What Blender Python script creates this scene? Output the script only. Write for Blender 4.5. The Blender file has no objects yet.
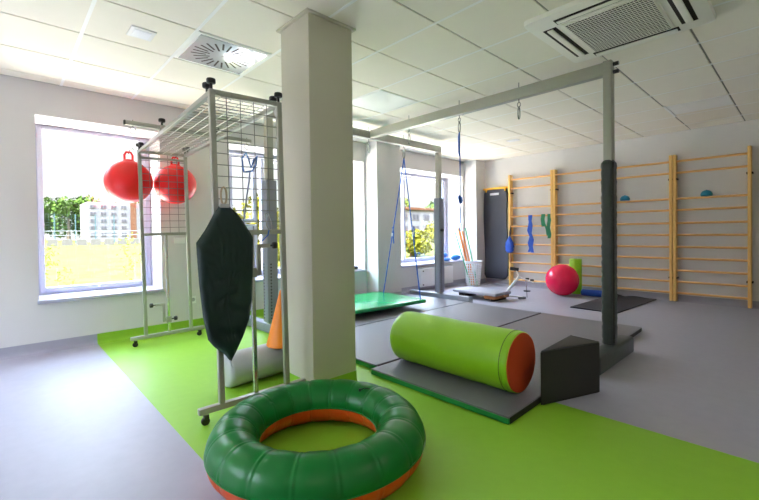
import bpy, bmesh, math, random
from math import sin, cos, pi, radians, atan2, sqrt
from mathutils import Vector, Matrix
random.seed(7)
scene = bpy.context.scene
col = scene.collection

# ------------------------------------------------------------------ camera
F_PX, YAW, PITCH, ROLL, CY = 402.62, 0.81655, -0.01222, -0.012587, -12.77
fwd = Vector((-sin(YAW)*cos(PITCH), cos(YAW)*cos(PITCH), sin(PITCH)))
rgt = Vector((cos(YAW), sin(YAW), 0)); upv = rgt.cross(fwd)
r2 = cos(ROLL)*rgt + sin(ROLL)*upv
u2 = -sin(ROLL)*rgt + cos(ROLL)*upv
cd = bpy.data.cameras.new('camera'); cam = bpy.data.objects.new('camera', cd); col.objects.link(cam)
M = Matrix((r2, u2, -fwd)).transposed().to_4x4(); M.translation = Vector((0, 0, 1.10))
cam.matrix_world = M
cd.sensor_width = 36; cd.sensor_fit = 'HORIZONTAL'; cd.lens = F_PX/759*36
cd.shift_y = CY/759; cd.clip_end = 600; cd.clip_start = 0.05
scene.camera = cam

# ------------------------------------------------------------------ world, lights, exposure
scene.view_settings.view_transform = 'Standard'; scene.view_settings.look = 'None'
scene.view_settings.gamma = 1; scene.view_settings.use_curve_mapping = False
scene.view_settings.exposure = 0.2
scene.cycles.use_denoising = True
scene.cycles.max_bounces = 10; scene.cycles.diffuse_bounces = 6
scene.cycles.sample_clamp_indirect = 8
scene.cycles.caustics_reflective = False; scene.cycles.caustics_refractive = False
W = bpy.data.worlds.new('sky'); scene.world = W; W.use_nodes = True
wn = W.node_tree; wn.nodes.clear()
wo = wn.nodes.new('ShaderNodeOutputWorld'); bg = wn.nodes.new('ShaderNodeBackground')
tc = wn.nodes.new('ShaderNodeTexCoord'); sx = wn.nodes.new('ShaderNodeSeparateXYZ')
rp = wn.nodes.new('ShaderNodeValToRGB')
rp.color_ramp.elements[0].position = 0.0; rp.color_ramp.elements[0].color = (0.055, 0.055, 0.055, 1)
rp.color_ramp.elements[1].position = 0.75; rp.color_ramp.elements[1].color = (0.80, 1.0, 1.35, 1)
e = rp.color_ramp.elements.new(0.27); e.color = (0.06, 0.06, 0.062, 1)
e = rp.color_ramp.elements.new(0.42); e.color = (0.80, 0.92, 1.12, 1)
wn.links.new(tc.outputs['Generated'], sx.inputs[0]); wn.links.new(sx.outputs['Z'], rp.inputs[0])
wn.links.new(rp.outputs[0], bg.inputs[0]); wn.links.new(bg.outputs[0], wo.inputs[0])
SKY = 19.0
bg.inputs[1].default_value = SKY

def area(name, loc, rot, sx_, sy_, energy, colr=(1, 1, 1), portal=False):
    l = bpy.data.lights.new(name, 'AREA'); l.shape = 'RECTANGLE'; l.size = sx_; l.size_y = sy_
    l.energy = energy; l.color = colr
    o = bpy.data.objects.new(name, l); col.objects.link(o); o.location = loc; o.rotation_euler = rot
    if portal: l.cycles.is_portal = True
    return o
# daylight portals in the window openings (they only guide sky sampling)
WIN = [(0.25, 1.31, 0.50, 2.25), (2.10, 4.33, 0.50, 2.25), (4.95, 7.08, 0.50, 2.25)]
for (y0, y1, z0, z1) in WIN:
    area('window_daylight', (-5.52, (y0+y1)/2, (z0+z1)/2), (0, -pi/2, 0), z1-z0, y1-y0, 1, portal=True)
# sun along the outside wall: lights the added bounce terrace, never enters the windows
sl_ = bpy.data.lights.new('sun', 'SUN'); sl_.energy = 33; sl_.angle = 0.01; sl_.color = (1.0, 0.93, 0.80)
so = bpy.data.objects.new('sun', sl_); col.objects.link(so)
so.rotation_euler = Vector((-0.10, 0.62, -0.78)).to_track_quat('-Z', 'Y').to_euler()
# added fill light outside an invented glazed opening behind the camera
area('glazed_wall_daylight', (-3.3, -3.0, 1.35), (pi/2, 0, pi), 2.6, 2.1, 34, (0.92, 0.96, 1.0))
# warm fill lights added at the ceiling, out of view
for (x, y) in ((0.9, -0.9), (1.2, 2.2)):
    area('ceiling_lamp_light', (x, y, 2.53), (0, 0, 0), 0.6, 1.2, 9, (1.0, 0.92, 0.80))

# ------------------------------------------------------------------ material helpers
def lin(c):
    def f(v):
        v /= 255.0
        return v/12.92 if v <= 0.04045 else ((v+0.055)/1.055)**2.4
    return (f(c[0]), f(c[1]), f(c[2]), 1)
MATS = {}
def mat(name, c, rough=0.5, metal=0.0, var=0.0, vscale=8.0, bump=0.0, bscale=60.0, spec=0.5, emit=0, coat=0.0, sub=0):
    if name in MATS: return MATS[name]
    m = bpy.data.materials.new(name); m.use_nodes = True; nt = m.node_tree
    b = nt.nodes['Principled BSDF']; cc = lin(c)
    b.inputs['Base Color'].default_value = cc; b.inputs['Roughness'].default_value = rough
    b.inputs['Metallic'].default_value = metal; b.inputs['Specular IOR Level'].default_value = spec
    b.inputs['Coat Weight'].default_value = coat
    t = nt.nodes.new('ShaderNodeTexCoord')
    n = nt.nodes.new('ShaderNodeTexNoise'); n.inputs['Scale'].default_value = vscale; n.inputs['Detail'].default_value = 4
    nt.links.new(t.outputs['Object'], n.inputs['Vector'])
    mx = nt.nodes.new('ShaderNodeMix'); mx.data_type = 'RGBA'
    v = max(var, 0.02)
    mx.inputs[6].default_value = tuple(x*(1-v) for x in cc[:3])+(1,)
    mx.inputs[7].default_value = tuple(min(1, x*(1+v)) for x in cc[:3])+(1,)
    nt.links.new(n.outputs['Fac'], mx.inputs[0]); nt.links.new(mx.outputs[2], b.inputs['Base Color'])
    if bump > 0:
        n2 = nt.nodes.new('ShaderNodeTexNoise'); n2.inputs['Scale'].default_value = bscale; n2.inputs['Detail'].default_value = 3
        bp = nt.nodes.new('ShaderNodeBump'); bp.inputs['Strength'].default_value = bump; bp.inputs['Distance'].default_value = 0.005
        nt.links.new(t.outputs['Object'], n2.inputs['Vector']); nt.links.new(n2.outputs['Fac'], bp.inputs['Height'])
        nt.links.new(bp.outputs[0], b.inputs['Normal'])
    MATS[name] = m
    return m

m_wall = mat('wall_paint', (216, 213, 213), 0.75, bump=0.15, bscale=180)
m_ceil = mat('ceiling_tile_white', (242, 236, 222), 0.85, var=0.02, bump=0.2, bscale=220)
m_grid = mat('ceiling_grid_white', (248, 247, 244), 0.5)
m_groove = mat('ceiling_groove', (150, 147, 138), 0.7)
m_column = mat('column_paint', (204, 199, 182), 0.55, bump=0.1, bscale=160)
m_pvc = mat('white_pvc', (188, 188, 206), 0.3)
m_white = mat('white_enamel', (236, 236, 236), 0.35)
m_steel = mat('grey_powder_steel', (172, 172, 162), 0.38, metal=0.35)
m_rack = mat('light_grey_enamel', (166, 166, 156), 0.32, metal=0.25)
m_chrome = mat('satin_chrome', (200, 200, 198), 0.22, metal=0.85)
m_wire = mat('zinc_wire', (128, 128, 128), 0.35, metal=0.7)
m_black = mat('black_plastic', (22, 22, 26), 0.4)
m_sleeve = mat('grey_sleeve', (138, 142, 156), 0.5)
m_padblack = mat('charcoal_vinyl', (62, 66, 66), 0.42, var=0.1, bump=0.3, bscale=14)
m_mat = mat('grey_mat_vinyl', (112, 110, 118), 0.42, var=0.06, vscale=25, bump=0.25, bscale=120)
m_matside = mat('green_mat_vinyl', (28, 138, 66), 0.4)
m_wedge = mat('dark_foam_vinyl', (38, 36, 32), 0.6)
m_lime = mat('lime_vinyl', (150, 208, 30), 0.42, var=0.04, bump=0.15, bscale=30)
m_limedark = mat('olive_piping', (84, 120, 30), 0.5)
m_orange = mat('orange_vinyl', (204, 72, 30), 0.45)
m_cone = mat('orange_plastic', (245, 140, 20), 0.4)
m_ringgreen = mat('green_inflatable', (0, 108, 38), 0.33, var=0.04, spec=0.35)
m_ringorange = mat('orange_inflatable', (214, 74, 20), 0.35)
m_quilt = mat('dark_green_quilt', (8, 40, 38), 0.6)
m_red = mat('red_rubber', (240, 26, 28), 0.4)
m_pink = mat('crimson_rubber', (240, 22, 78), 0.2)
m_wood = mat('beech_wood', (236, 190, 112), 0.45, var=0.12, vscale=6)
m_rung = mat('beech_rung', (236, 186, 122), 0.4, var=0.1, vscale=6)
m_blue = mat('blue_fabric', (34, 84, 190), 0.6)
m_rope = mat('blue_rope', (34, 100, 200), 0.7)
m_green2 = mat('green_latex', (16, 124, 84), 0.5)
m_teal = mat('teal_rubber', (30, 130, 160), 0.45)
m_exmat = mat('slate_foam', (56, 58, 70), 0.65, bump=0.3, bscale=200)
m_blackmat = mat('black_foam', (52, 48, 52), 0.75, bump=0.3, bscale=200)
m_bolster = mat('light_grey_vinyl', (176, 178, 180), 0.5)
m_swing = mat('emerald_vinyl', (24, 168, 98), 0.25, coat=0.3)
m_board = mat('light_grey_pad', (168, 166, 176), 0.45)
m_brown = mat('brown_wood', (150, 96, 50), 0.5)
m_noodleo = mat('orange_foam', (236, 150, 90), 0.8)
m_noodleg = mat('green_foam', (60, 180, 120), 0.8)
m_diff = mat('glossy_white_metal', (226, 230, 238), 0.18, metal=0.6)
m_slot = mat('dark_slot', (40, 30, 28), 0.8)
m_yellow = mat('yellow_strap', (240, 180, 40), 0.5)
m_glass = bpy.data.materials.new('window_glass'); m_glass.use_nodes = True
_nt = m_glass.node_tree; _nt.nodes.clear()
_o = _nt.nodes.new('ShaderNodeOutputMaterial'); _t = _nt.nodes.new('ShaderNodeBsdfTransparent'); _g = _nt.nodes.new('ShaderNodeBsdfGlossy')
_g.inputs['Roughness'].default_value = 0.02
_x = _nt.nodes.new('ShaderNodeMixShader'); _x.inputs[0].default_value = 0.05
_t.inputs[0].default_value = (0.97, 0.99, 0.98, 1)
_nt.links.new(_t.outputs[0], _x.inputs[1]); _nt.links.new(_g.outputs[0], _x.inputs[2]); _nt.links.new(_x.outputs[0], _o.inputs[0])
m_frost = mat('frosted_panel', (238, 240, 246), 0.3)
m_light = mat('lamp_cover', (246, 246, 242), 0.35)

def floor_mat(name, rough=0.47):
    m = bpy.data.materials.new(name); m.use_nodes = True; nt = m.node_tree; b = nt.nodes['Principled BSDF']
    g = nt.nodes.new('ShaderNodeNewGeometry'); s = nt.nodes.new('ShaderNodeSeparateXYZ')
    nt.links.new(g.outputs['Position'], s.inputs[0])
    def cmp(op, v):
        n = nt.nodes.new('ShaderNodeMath'); n.operation = op; n.inputs[1].default_value = v
        nt.links.new(s.outputs['Y'], n.inputs[0]); return n
    a = cmp('GREATER_THAN', 0.697); c = cmp('LESS_THAN', 2.56)
    mu = nt.nodes.new('ShaderNodeMath'); mu.operation = 'MULTIPLY'
    nt.links.new(a.outputs[0], mu.inputs[0]); nt.links.new(c.outputs[0], mu.inputs[1])
    n1 = nt.nodes.new('ShaderNodeTexNoise'); n1.inputs['Scale'].default_value = 14; n1.inputs['Detail'].default_value = 8
    nt.links.new(g.outputs['Position'], n1.inputs['Vector'])
    def pair(c0, c1):
        x = nt.nodes.new('ShaderNodeMix'); x.data_type = 'RGBA'; x.inputs[6].default_value = lin(c0); x.inputs[7].default_value = lin(c1)
        nt.links.new(n1.outputs['Fac'], x.inputs[0]); return x
    gy = pair((158, 156, 170), (168, 166, 180)); gr = pair((132, 184, 44), (142, 192, 52))
    x = nt.nodes.new('ShaderNodeMix'); x.data_type = 'RGBA'
    nt.links.new(mu.outputs[0], x.inputs[0]); nt.links.new(gy.outputs[2], x.inputs[6]); nt.links.new(gr.outputs[2], x.inputs[7])
    nt.links.new(x.outputs[2], b.inputs['Base Color']); b.inputs['Roughness'].default_value = rough; b.inputs['Specular IOR Level'].default_value = 0.36
    bp = nt.nodes.new('ShaderNodeBump'); bp.inputs['Strength'].default_value = 0.12; bp.inputs['Distance'].default_value = 0.003
    n2 = nt.nodes.new('ShaderNodeTexNoise'); n2.inputs['Scale'].default_value = 35
    nt.links.new(g.outputs['Position'], n2.inputs['Vector']); nt.links.new(n2.outputs['Fac'], bp.inputs['Height']); nt.links.new(bp.outputs[0], b.inputs['Normal'])
    return m
m_floor = floor_mat('linoleum_grey_and_lime')

# ------------------------------------------------------------------ geometry helpers
class MB:
    def __init__(s): s.v = []; s.f = []; s.mi = []; s.cur = 0
    def add(s, vs, fs):
        o = len(s.v); s.v += [Vector(v) for v in vs]
        for f in fs: s.f.append([o+i for i in f]); s.mi.append(s.cur)
        return s
    def box(s, x0, x1, y0, y1, z0, z1, bev=0.0, rz=0, c=None):
        b = bmesh.new(); bmesh.ops.create_cube(b, size=1)
        for v in b.verts: v.co = Vector(((x0+x1)/2+v.co.x*(x1-x0), (y0+y1)/2+v.co.y*(y1-y0), (z0+z1)/2+v.co.z*(z1-z0)))
        if bev > 0: bmesh.ops.bevel(b, geom=list(b.edges), offset=bev, segments=3, profile=0.5, affect='EDGES')
        if rz:
            cc = Vector(c if c else ((x0+x1)/2, (y0+y1)/2, 0)); R = Matrix.Rotation(rz, 3, 'Z')
            for v in b.verts: v.co = cc + R @ (v.co-cc)
        return s.bm(b)
    def bm(s, b):
        b.verts.index_update(); s.add([v.co.copy() for v in b.verts], [[v.index for v in f.verts] for f in b.faces]); b.free(); return s
    def cyl(s, p0, p1, r, r1=None, seg=20, cap=True, bev=0):
        p0 = Vector(p0); p1 = Vector(p1); r1 = r if r1 is None else r1
        d = (p1-p0).normalized(); a = d.orthogonal().normalized(); b = d.cross(a)
        rings = [(p0, r), (p1, r1)]
        if bev > 0: rings = [(p0, r-bev), (p0+d*bev*0.3, r-bev*0.3), (p0+d*bev, r), (p1-d*bev, r1), (p1-d*bev*0.3, r1-bev*0.3), (p1, r1-bev)]
        vs = []; fs = []
        for (p, rr) in rings:
            for i in range(seg):
                t = 2*pi*i/seg; vs.append(p+(a*cos(t)+b*sin(t))*rr)
        for k in range(len(rings)-1):
            for i in range(seg):
                j = (i+1) % seg; fs.append([k*seg+i, k*seg+j, (k+1)*seg+j, (k+1)*seg+i])
        if cap: fs.append(list(range(seg))[::-1]); fs.append([(len(rings)-1)*seg+i for i in range(seg)])
        return s.add(vs, fs)
    def tube(s, pts, r, seg=8, closed=False):
        pts = [Vector(p) for p in pts]; n = len(pts); vs = []; fs = []
        t0 = (pts[1]-pts[0]).normalized(); nrm = t0.orthogonal().normalized()
        for i, p in enumerate(pts):
            if closed: t = (pts[(i+1) % n]-pts[i-1]).normalized()
            else: t = (pts[min(i+1, n-1)]-pts[max(i-1, 0)]).normalized()
            nrm = (nrm-t*nrm.dot(t)).normalized(); b = t.cross(nrm)
            for k in range(seg):
                a = 2*pi*k/seg; vs.append(p+(nrm*cos(a)+b*sin(a))*r)
        for i in range(n if closed else n-1):
            j = (i+1) % n
            for k in range(seg):
                l = (k+1) % seg; fs.append([i*seg+k, i*seg+l, j*seg+l, j*seg+k])
        if not closed: fs.append(list(range(seg))[::-1]); fs.append([(n-1)*seg+k for k in range(seg)])
        return s.add(vs, fs)
    def lathe(s, prof, c=(0, 0, 0), seg=32, sq=(1, 1)):
        vs = []; fs = []; n = len(prof); c = Vector(c)
        for i in range(seg):
            t = 2*pi*i/seg
            for (r, z) in prof: vs.append(c+Vector((r*cos(t)*sq[0], r*sin(t)*sq[1], z)))
        for i in range(seg):
            j = (i+1) % seg
            for k in range(n-1): fs.append([i*n+k, j*n+k, j*n+k+1, i*n+k+1])
        return s.add(vs, fs)
    def ball(s, c, r, sub=4, sc=(1, 1, 1)):
        b = bmesh.new(); bmesh.ops.create_uvsphere(b, u_segments=12*sub, v_segments=8*sub, radius=r)
        for v in b.verts: v.co = Vector((v.co.x*sc[0]+c[0], v.co.y*sc[1]+c[1], v.co.z*sc[2]+c[2]))
        return s.bm(b)
    def prism(s, poly, z0, z1):
        n = len(poly); vs = [(x, y, z0) for x, y in poly]+[(x, y, z1) for x, y in poly]
        fs = [list(range(n))[::-1], [n+i for i in range(n)]]+[[i, (i+1) % n, n+(i+1) % n, n+i] for i in range(n)]
        return s.add(vs, fs)
    def build(s, name, m, parent=None, smooth=True, ang=0.6, origin=None, merge=True):
        b = bmesh.new(); bv = [b.verts.new(v) for v in s.v]
        for f, mi in zip(s.f, s.mi):
            try: nf = b.faces.new([bv[i] for i in f]); nf.material_index = mi
            except ValueError: pass
        if merge: bmesh.ops.remove_doubles(b, verts=list(b.verts), dist=1e-5)
        bmesh.ops.recalc_face_normals(b, faces=list(b.faces))
        for f in b.faces: f.smooth = smooth
        if smooth:
            for e_ in b.edges:
                if len(e_.link_faces) == 2 and e_.calc_face_angle(0) > ang: e_.smooth = False
        off = Vector((0, 0, 0))
        if parent is None:
            xs = [v.co for v in b.verts]
            off = Vector(origin) if origin else Vector(((min(v.x for v in xs)+max(v.x for v in xs))/2, (min(v.y for v in xs)+max(v.y for v in xs))/2, min(v.z for v in xs)))
        else:
            off = WO.get(parent.name, Vector((0, 0, 0)))
        for v in b.verts: v.co -= off
        me = bpy.data.meshes.new(name); b.to_mesh(me); b.free()
        for mm in (m if isinstance(m, (list, tuple)) else [m]): me.materials.append(mm)
        o = bpy.data.objects.new(name, me); col.objects.link(o)
        if parent is None: o.location = off; WO[o.name] = off
        else: o.parent = parent; WO[o.name] = off
        return o
WO = {}   # world offset of things whose children are written in world coordinates
def tag(o, label, cat, group=None, kind=None):
    if label: o['label'] = label
    if cat: o['category'] = cat
    if group: o['group'] = group
    if kind: o['kind'] = kind
    return o
def thing(name, label, cat, loc=(0, 0, 0), group=None, rz=0, world=True):
    o = bpy.data.objects.new(name, None); col.objects.link(o); o.location = loc; o.rotation_euler = (0, 0, rz)
    o.empty_display_size = 0.1
    WO[o.name] = Vector(loc) if world else Vector((0, 0, 0))
    return tag(o, label, cat, group)
def struct(o): o['kind'] = 'structure'; return o
def copy_tree(o, parent=None):
    c = o.copy(); col.objects.link(c)
    if parent: c.parent = parent
    for ch in [k for k in bpy.data.objects if k.parent == o]:
        copy_tree(ch, c)
    WO[c.name] = WO.get(o.name, Vector((0, 0, 0)))
    return c

# ------------------------------------------------------------------ the room
CH = 2.563; XW = -4.97; XO = -5.50; YB = 7.459; XR = 2.2; YF = -2.6; T = 0.6
m_ground = mat('meadow_grass', (78, 77, 42), 0.9, var=0.65, vscale=1.1, spec=0)
fl = MB().box(XW, XR, YF, YB, -0.12, 0); struct(fl.build('floor', m_floor, smooth=False))
# ceiling with recessed joints between 0.6 m tiles
cm = MB()
cm.cur = 1; cm.box(XO, XR+0.2, YF-0.2, YB+0.2, CH+0.009, CH+0.12); cm.cur = 0
g = 0.0075
xs = [-0.591-T*k for k in range(-6, 9)]; ys = [4.049+T*k for k in range(-12, 7)]
def tile(x0, x1, y0, y1):
    x0, x1 = max(min(x0, x1), XW), min(max(x0, x1), XR); y0, y1 = max(y0, YF), min(y1, YB)
    if x1-x0 < 0.03 or y1-y0 < 0.03: return
    cm.box(x0+g, x1-g, y0+g*0.55, y1-g*0.55, CH, CH+0.01)
skip = []
for i in range(len(xs)-1):
    for j in range(len(ys)-1):
        x1, x0 = xs[i], xs[i+1]; y0, y1 = ys[j], ys[j+1]
        if abs(x1+2.991) < 0.01 and abs(y0-1.049) < 0.01: continue      # air diffuser tile
        tile(x0, x1, y0, y1)
cm.cur = 2
for y in ys[1:-1]: cm.box(XW, XR, y-.011, y+.011, CH-.0015, CH+.009)
struct(cm.build('ceiling', [m_ceil, m_groove, m_grid], smooth=False))
# window wall with openings
wl = MB()
ye = YF
for (y0, y1, z0, z1) in WIN:
    wl.box(XO, XW, ye, y0, 0, CH); wl.box(XO, XW, y0, y1, 0, z0-0.035); wl.box(XO, XW, y0, y1, z1, CH); ye = y1
wl.box(XO, XW, ye, YB+0.2, 0, CH)
wl.box(XW, -4.69, 4.37, 4.90, 0, CH)           # pier between the windows
wl.box(XW, -4.67, 7.13, YB, 0, CH)             # pier in the far corner
struct(wl.build('wall_left', m_wall, smooth=False))
struct(MB().box(XW, XR+0.2, YB, YB+0.2, 0, CH).build('wall_back', m_wall, smooth=False))
struct(MB().box(XR, XR+0.2, YF, YB, 0, CH).build('wall_right', m_wall, smooth=False))
wf = MB(); wf.box(XO, -4.5, YF-0.2, YF, 0, CH); wf.box(-1.9, XR+0.2, YF-0.2, YF, 0, CH); wf.box(-4.5, -1.9, YF-0.2, YF, 0, 0.3); wf.box(-4.5, -1.9, YF-0.2, YF, 2.4, CH)  # front wall, with an opening invented to admit the rear fill light
struct(wf.build('wall_front', m_wall, smooth=False))
wg = MB()
for i in range(4): wg.box(-4.5+i*.85, -4.45+i*.85, YF-.12, YF-.06, .3, 2.4, .004)
wg.box(-4.45, -1.95, YF-.12, YF-.06, .3, .36, .004); wg.box(-4.45, -1.95, YF-.12, YF-.06, 2.34, 2.4, .004)
wg5 = struct(wg.build('window_4', m_pvc)); MB().box(-4.45, -1.95, YF-.095, YF-.09, .36, 2.34).build('pane', m_glass, wg5, smooth=False)  # made-up glazing, never in view, for the rear fill light
# coved skirting in floor covering
def skirt(name, pts):
    mb = MB()
    for (ax, ay), (bx, by), (nx, ny) in pts:
        prof = [(0.0, 0.10), (0.004, 0.10), (0.005, 0.045), (0.010, 0.022), (0.022, 0.008), (0.045, 0.0005), (0.0, 0.0005)]
        vs = []
        for (px, py) in ((ax, ay), (bx, by)):
            for (d, z) in prof: vs.append((px+nx*d, py+ny*d, z))
        n = len(prof); mb.add(vs, [[i, (i+1) % n, n+(i+1) % n, n+i] for i in range(n)]+[list(range(n)), list(range(n, 2*n))[::-1]])
    return struct(mb.build(name, m_floor, ang=1.2, origin=(0, 0, 0)))
skirt('baseboard_left', [((XW, YF), (XW, 4.37), (1, 0)), ((XW, 4.37), (-4.69, 4.37), (0, -1)), ((-4.69, 4.37), (-4.69, 4.90), (1, 0)),
      ((-4.69, 4.90), (XW, 4.90), (0, 1)), ((XW, 4.90), (XW, 7.13), (1, 0)), ((XW, 7.13), (-4.67, 7.13), (0, -1)), ((-4.67, 7.13), (-4.67, YB), (1, 0))])
skirt('baseboard_back', [((-4.67, YB), (XR, YB), (0, -1))])
# column
CX0, CX1, CY0, CY1 = -2.60, -2.245, 1.492, 1.86
struct(MB().box(CX0, CX1, CY0, CY1, 0, CH, bev=0.004).build('pillar', m_column))
skirt('baseboard_pillar', [((CX0, CY0), (CX1, CY0), (0, -1)), ((CX1, CY0), (CX1, CY1), (1, 0)), ((CX0, CY1), (CX1, CY1), (0, 1)), ((CX0, CY0), (CX0, CY1), (-1, 0))])
tr = MB(); q = 0.022
for a in ((CX0-q, CX1+q, CY0-q, CY0), (CX0-q, CX1+q, CY1, CY1+q), (CX0-q, CX0, CY0, CY1), (CX1, CX1+q, CY0, CY1)): tr.box(a[0], a[1], a[2], a[3], CH-0.014, CH)
struct(tr.build('trim_1', m_column))

# windows
def window(k, y0, y1, z0, z1, panes):
    fr = MB(); xf0, xf1 = -5.46, -5.39; w = 0.06
    fr.box(xf0, xf1, y0, y0+w, z0, z1, 0.006); fr.box(xf0, xf1, y1-w, y1, z0, z1, 0.006)
    fr.box(xf0, xf1, y0+w, y1-w, z1-w*0.7, z1, 0.006); fr.box(xf0, xf1, y0+w, y1-w, z0, z0+w, 0.006)
    for (a, b, c, d, kind) in panes:   # sash rails around each pane
        s_ = 0.045
        fr.box(xf0+0.01, xf1+0.014, a-s_, a, c-s_, d+s_*0.6, 0.006); fr.box(xf0+0.01, xf1+0.014, b, b+s_, c-s_, d+s_*0.6, 0.006)
        fr.box(xf0+0.01, xf1+0.014, a, b, c-s_, c, 0.006); fr.box(xf0+0.01, xf1+0.014, a, b, d, d+s_*0.6, 0.006)
    o = struct(fr.build('window_%d' % k, m_pvc))
    off = WO[o.name]
    for (a, b, c, d, kind) in panes:
        p = MB().box(-5.43, -5.425, a-0.005, b+0.005, c-0.005, d+0.005).build('pane', m_glass if kind == 'g' else m_frost, o, smooth=False)
    sl = MB().box(-5.40, XW+0.045, y0-0.012, y1+0.012, z0-0.035, z0, 0.008).build('windowsill', m_pvc, o)
    MB().box(-5.388, -5.365, (y0+y1)/2-0.012, (y0+y1)/2+0.012, z0+0.035, z0+0.06, 0.004).build('vent_latch', m_white, o)
    return o
window(1, 0.25, 1.31, 0.50, 2.25, [(0.325, 1.21, 0.57, 2.20, 'g')])
window(2, 2.10, 4.33, 0.50, 2.25, [(2.31, 2.62, 1.31, 2.15, 'g'), (2.31, 2.62, 0.60, 1.21, 'f'), (2.78, 4.22, 0.58, 2.15, 'g')])
window(3, 4.95, 7.08, 0.50, 2.25, [(5.05, 5.55, 0.58, 2.15, 'g'), (5.75, 6.98, 0.58, 2.15, 'g')])

# ------------------------------------------------------------------ outdoors
GZ = -0.35
gd = MB()
b = bmesh.new(); bmesh.ops.create_grid(b, x_segments=60, y_segments=60, size=1)
for v in b.verts:
    v.co = Vector((-105+v.co.x*98, 60+v.co.y*130, 0)); v.co.z = GZ + 0.08*sin(v.co.x*0.7)*cos(v.co.y*0.5) if v.co.x < -9 else GZ
gd.bm(b); struct(gd.build('ground', m_ground, origin=(0, 0, 0)))
struct(MB().box(-10.5, XO, -6, 16, GZ-.1, GZ+.14).build('floor_terrace', mat('pale_paving', (232, 218, 196), .8), smooth=False))  # unseen pale strip added to bounce sunlight up to the ceiling
m_leafs = [mat('tree_green', (64, 84, 36), 0.9, spec=0, var=0.5, vscale=0.9), mat('tree_yellow_green', (84, 92, 44), 0.9, spec=0, var=0.5, vscale=1.5), mat('bush_yellow', (88, 86, 26), 0.9, spec=0, var=0.5, vscale=4)]
m_bark = mat('bark', (90, 78, 62), 0.9)
def tree(name, label, cat, x, y, z, h, w, mi, n=900, trunk=0.25, group=None, leaf=None, seed=0):
    rnd = random.Random(seed+int(abs(x*13+y*7)))
    t = thing(name, label, cat, (x, y, z), group)
    leaf = leaf or w*0.09
    MB().cyl((x, y, z), (x, y, z+h*0.6), w*0.05, w*0.025, 8).build('trunk', m_bark, t)
    mb = MB(); cz = z+h*(trunk+1)/2; rz_ = h*(1-trunk)/2
    lobes = [(rnd.uniform(-.5, .5)*w*.6, rnd.uniform(-.5, .5)*w*.9, rnd.uniform(-.55, .6)*rz_, rnd.uniform(.35, .6)) for _ in range(9)]
    for _ in range(n):
        lx, ly, lz, ls = rnd.choice(lobes)
        d = Vector((rnd.gauss(0, 1), rnd.gauss(0, 1), rnd.gauss(0, 1))).normalized()*rnd.uniform(.55, 1)
        c = Vector((x+lx+d.x*w*.5*ls, y+ly+d.y*w*.5*ls, cz+lz+d.z*rz_*ls))
        a = Vector((rnd.gauss(0, 1), rnd.gauss(0, 1), rnd.gauss(0, 1))).normalized(); bb = a.orthogonal().normalized()
        s_ = leaf*rnd.uniform(.6, 1.3)
        mb.add([c-a*s_-bb*s_*.4, c+a*s_-bb*s_*.4, c+a*s_*.8+bb*s_*.5, c-a*s_*.8+bb*s_*.5], [[0, 1, 2, 3]])
    mb.build('foliage', m_leafs[mi], t, smooth=False, merge=False)
    return t
k = 0
for i, (y, h, w) in enumerate([(0.5, 11.0, 9), (5.5, 12.4, 9), (11.0, 12.0, 9), (16, 12.6, 9), (21.5, 12.4, 9), (27, 11.0, 9)]):
    tree('broadleaf_tree', 'leafy green tree in the wooded row beyond the meadow and road', 'tree', -130-9*(i % 2), y*1.15, GZ, h, w, 0, 1500, 0.05, 'row of trees beyond the road', leaf=0.42)
m_bld = mat('pale_render', (116, 110, 108), 0.9, spec=0); m_bldwin = mat('dark_window', (70, 64, 68), 0.3); m_bldo = mat('salmon_render', (96, 64, 48), 0.9, spec=0)
def building(name, label, x, y0, y1, z1, rows, cols, m, stripe=None, roof=None, depth=12):
    t = thing(name, label, 'building', (x-depth/2, (y0+y1)/2, GZ))
    MB().box(x-depth, x, y0, y1, GZ, z1).build('facade', m, t, smooth=False)
    H = z1-GZ; dz = (H-1.2)/rows; dy = (y1-y0)/cols
    for r in range(rows):
        for c in range(cols):
            if stripe is not None and c == stripe: continue
            yc = y0+(c+.5)*dy; zc = GZ+0.9+(r+.5)*dz
            f = MB().box(x, x+0.12, yc-dy*.30, yc+dy*.30, zc-dz*.26, zc+dz*.28).build('window', m, t, smooth=False)
            for s_ in (-1, 1):
                MB().box(x+0.12, x+0.16, yc+s_*dy*.14-dy*.11, yc+s_*dy*.14+dy*.11, zc-dz*.22, zc+dz*.22).build('pane', m_bldwin, f, smooth=False)
    if stripe is not None:
        yc = y0+(stripe+.5)*dy; MB().box(x, x+0.2, yc-dy*.3, yc+dy*.3, GZ, z1).build('stair_strip', m_bldo, t, smooth=False)
    if roof: MB().box(x-depth-.6, x+0.6, y0-.6, y1+.6, z1, z1+0.5).build('roof', roof, t, smooth=False)
    return t
building('apartment_block', 'white five-storey apartment block with an orange stair strip beyond the meadow', -112, 14.4, 32.5, 8.9, 5, 9, m_bld, 4)
building('house', 'pale low house with an orange roof edge seen past the rope ladder window', -60, 62, 84, 6.0, 2, 6, m_bld, None, m_bldo)
bpy.data.objects['house']['label'] = 'low cream house with a flat orange roof edge seen through the far window'
building('office_building', 'low plain pale building filling the middle window behind bushes', -60, 22, 31.5, 4.2, 2, 4, m_bld)
m_conc = mat('concrete', (98, 92, 84), 0.9, spec=0); m_rail = mat('white_rail', (120, 120, 118), 0.5); m_net = mat('teal_post', (48, 72, 74), 0.6)
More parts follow.
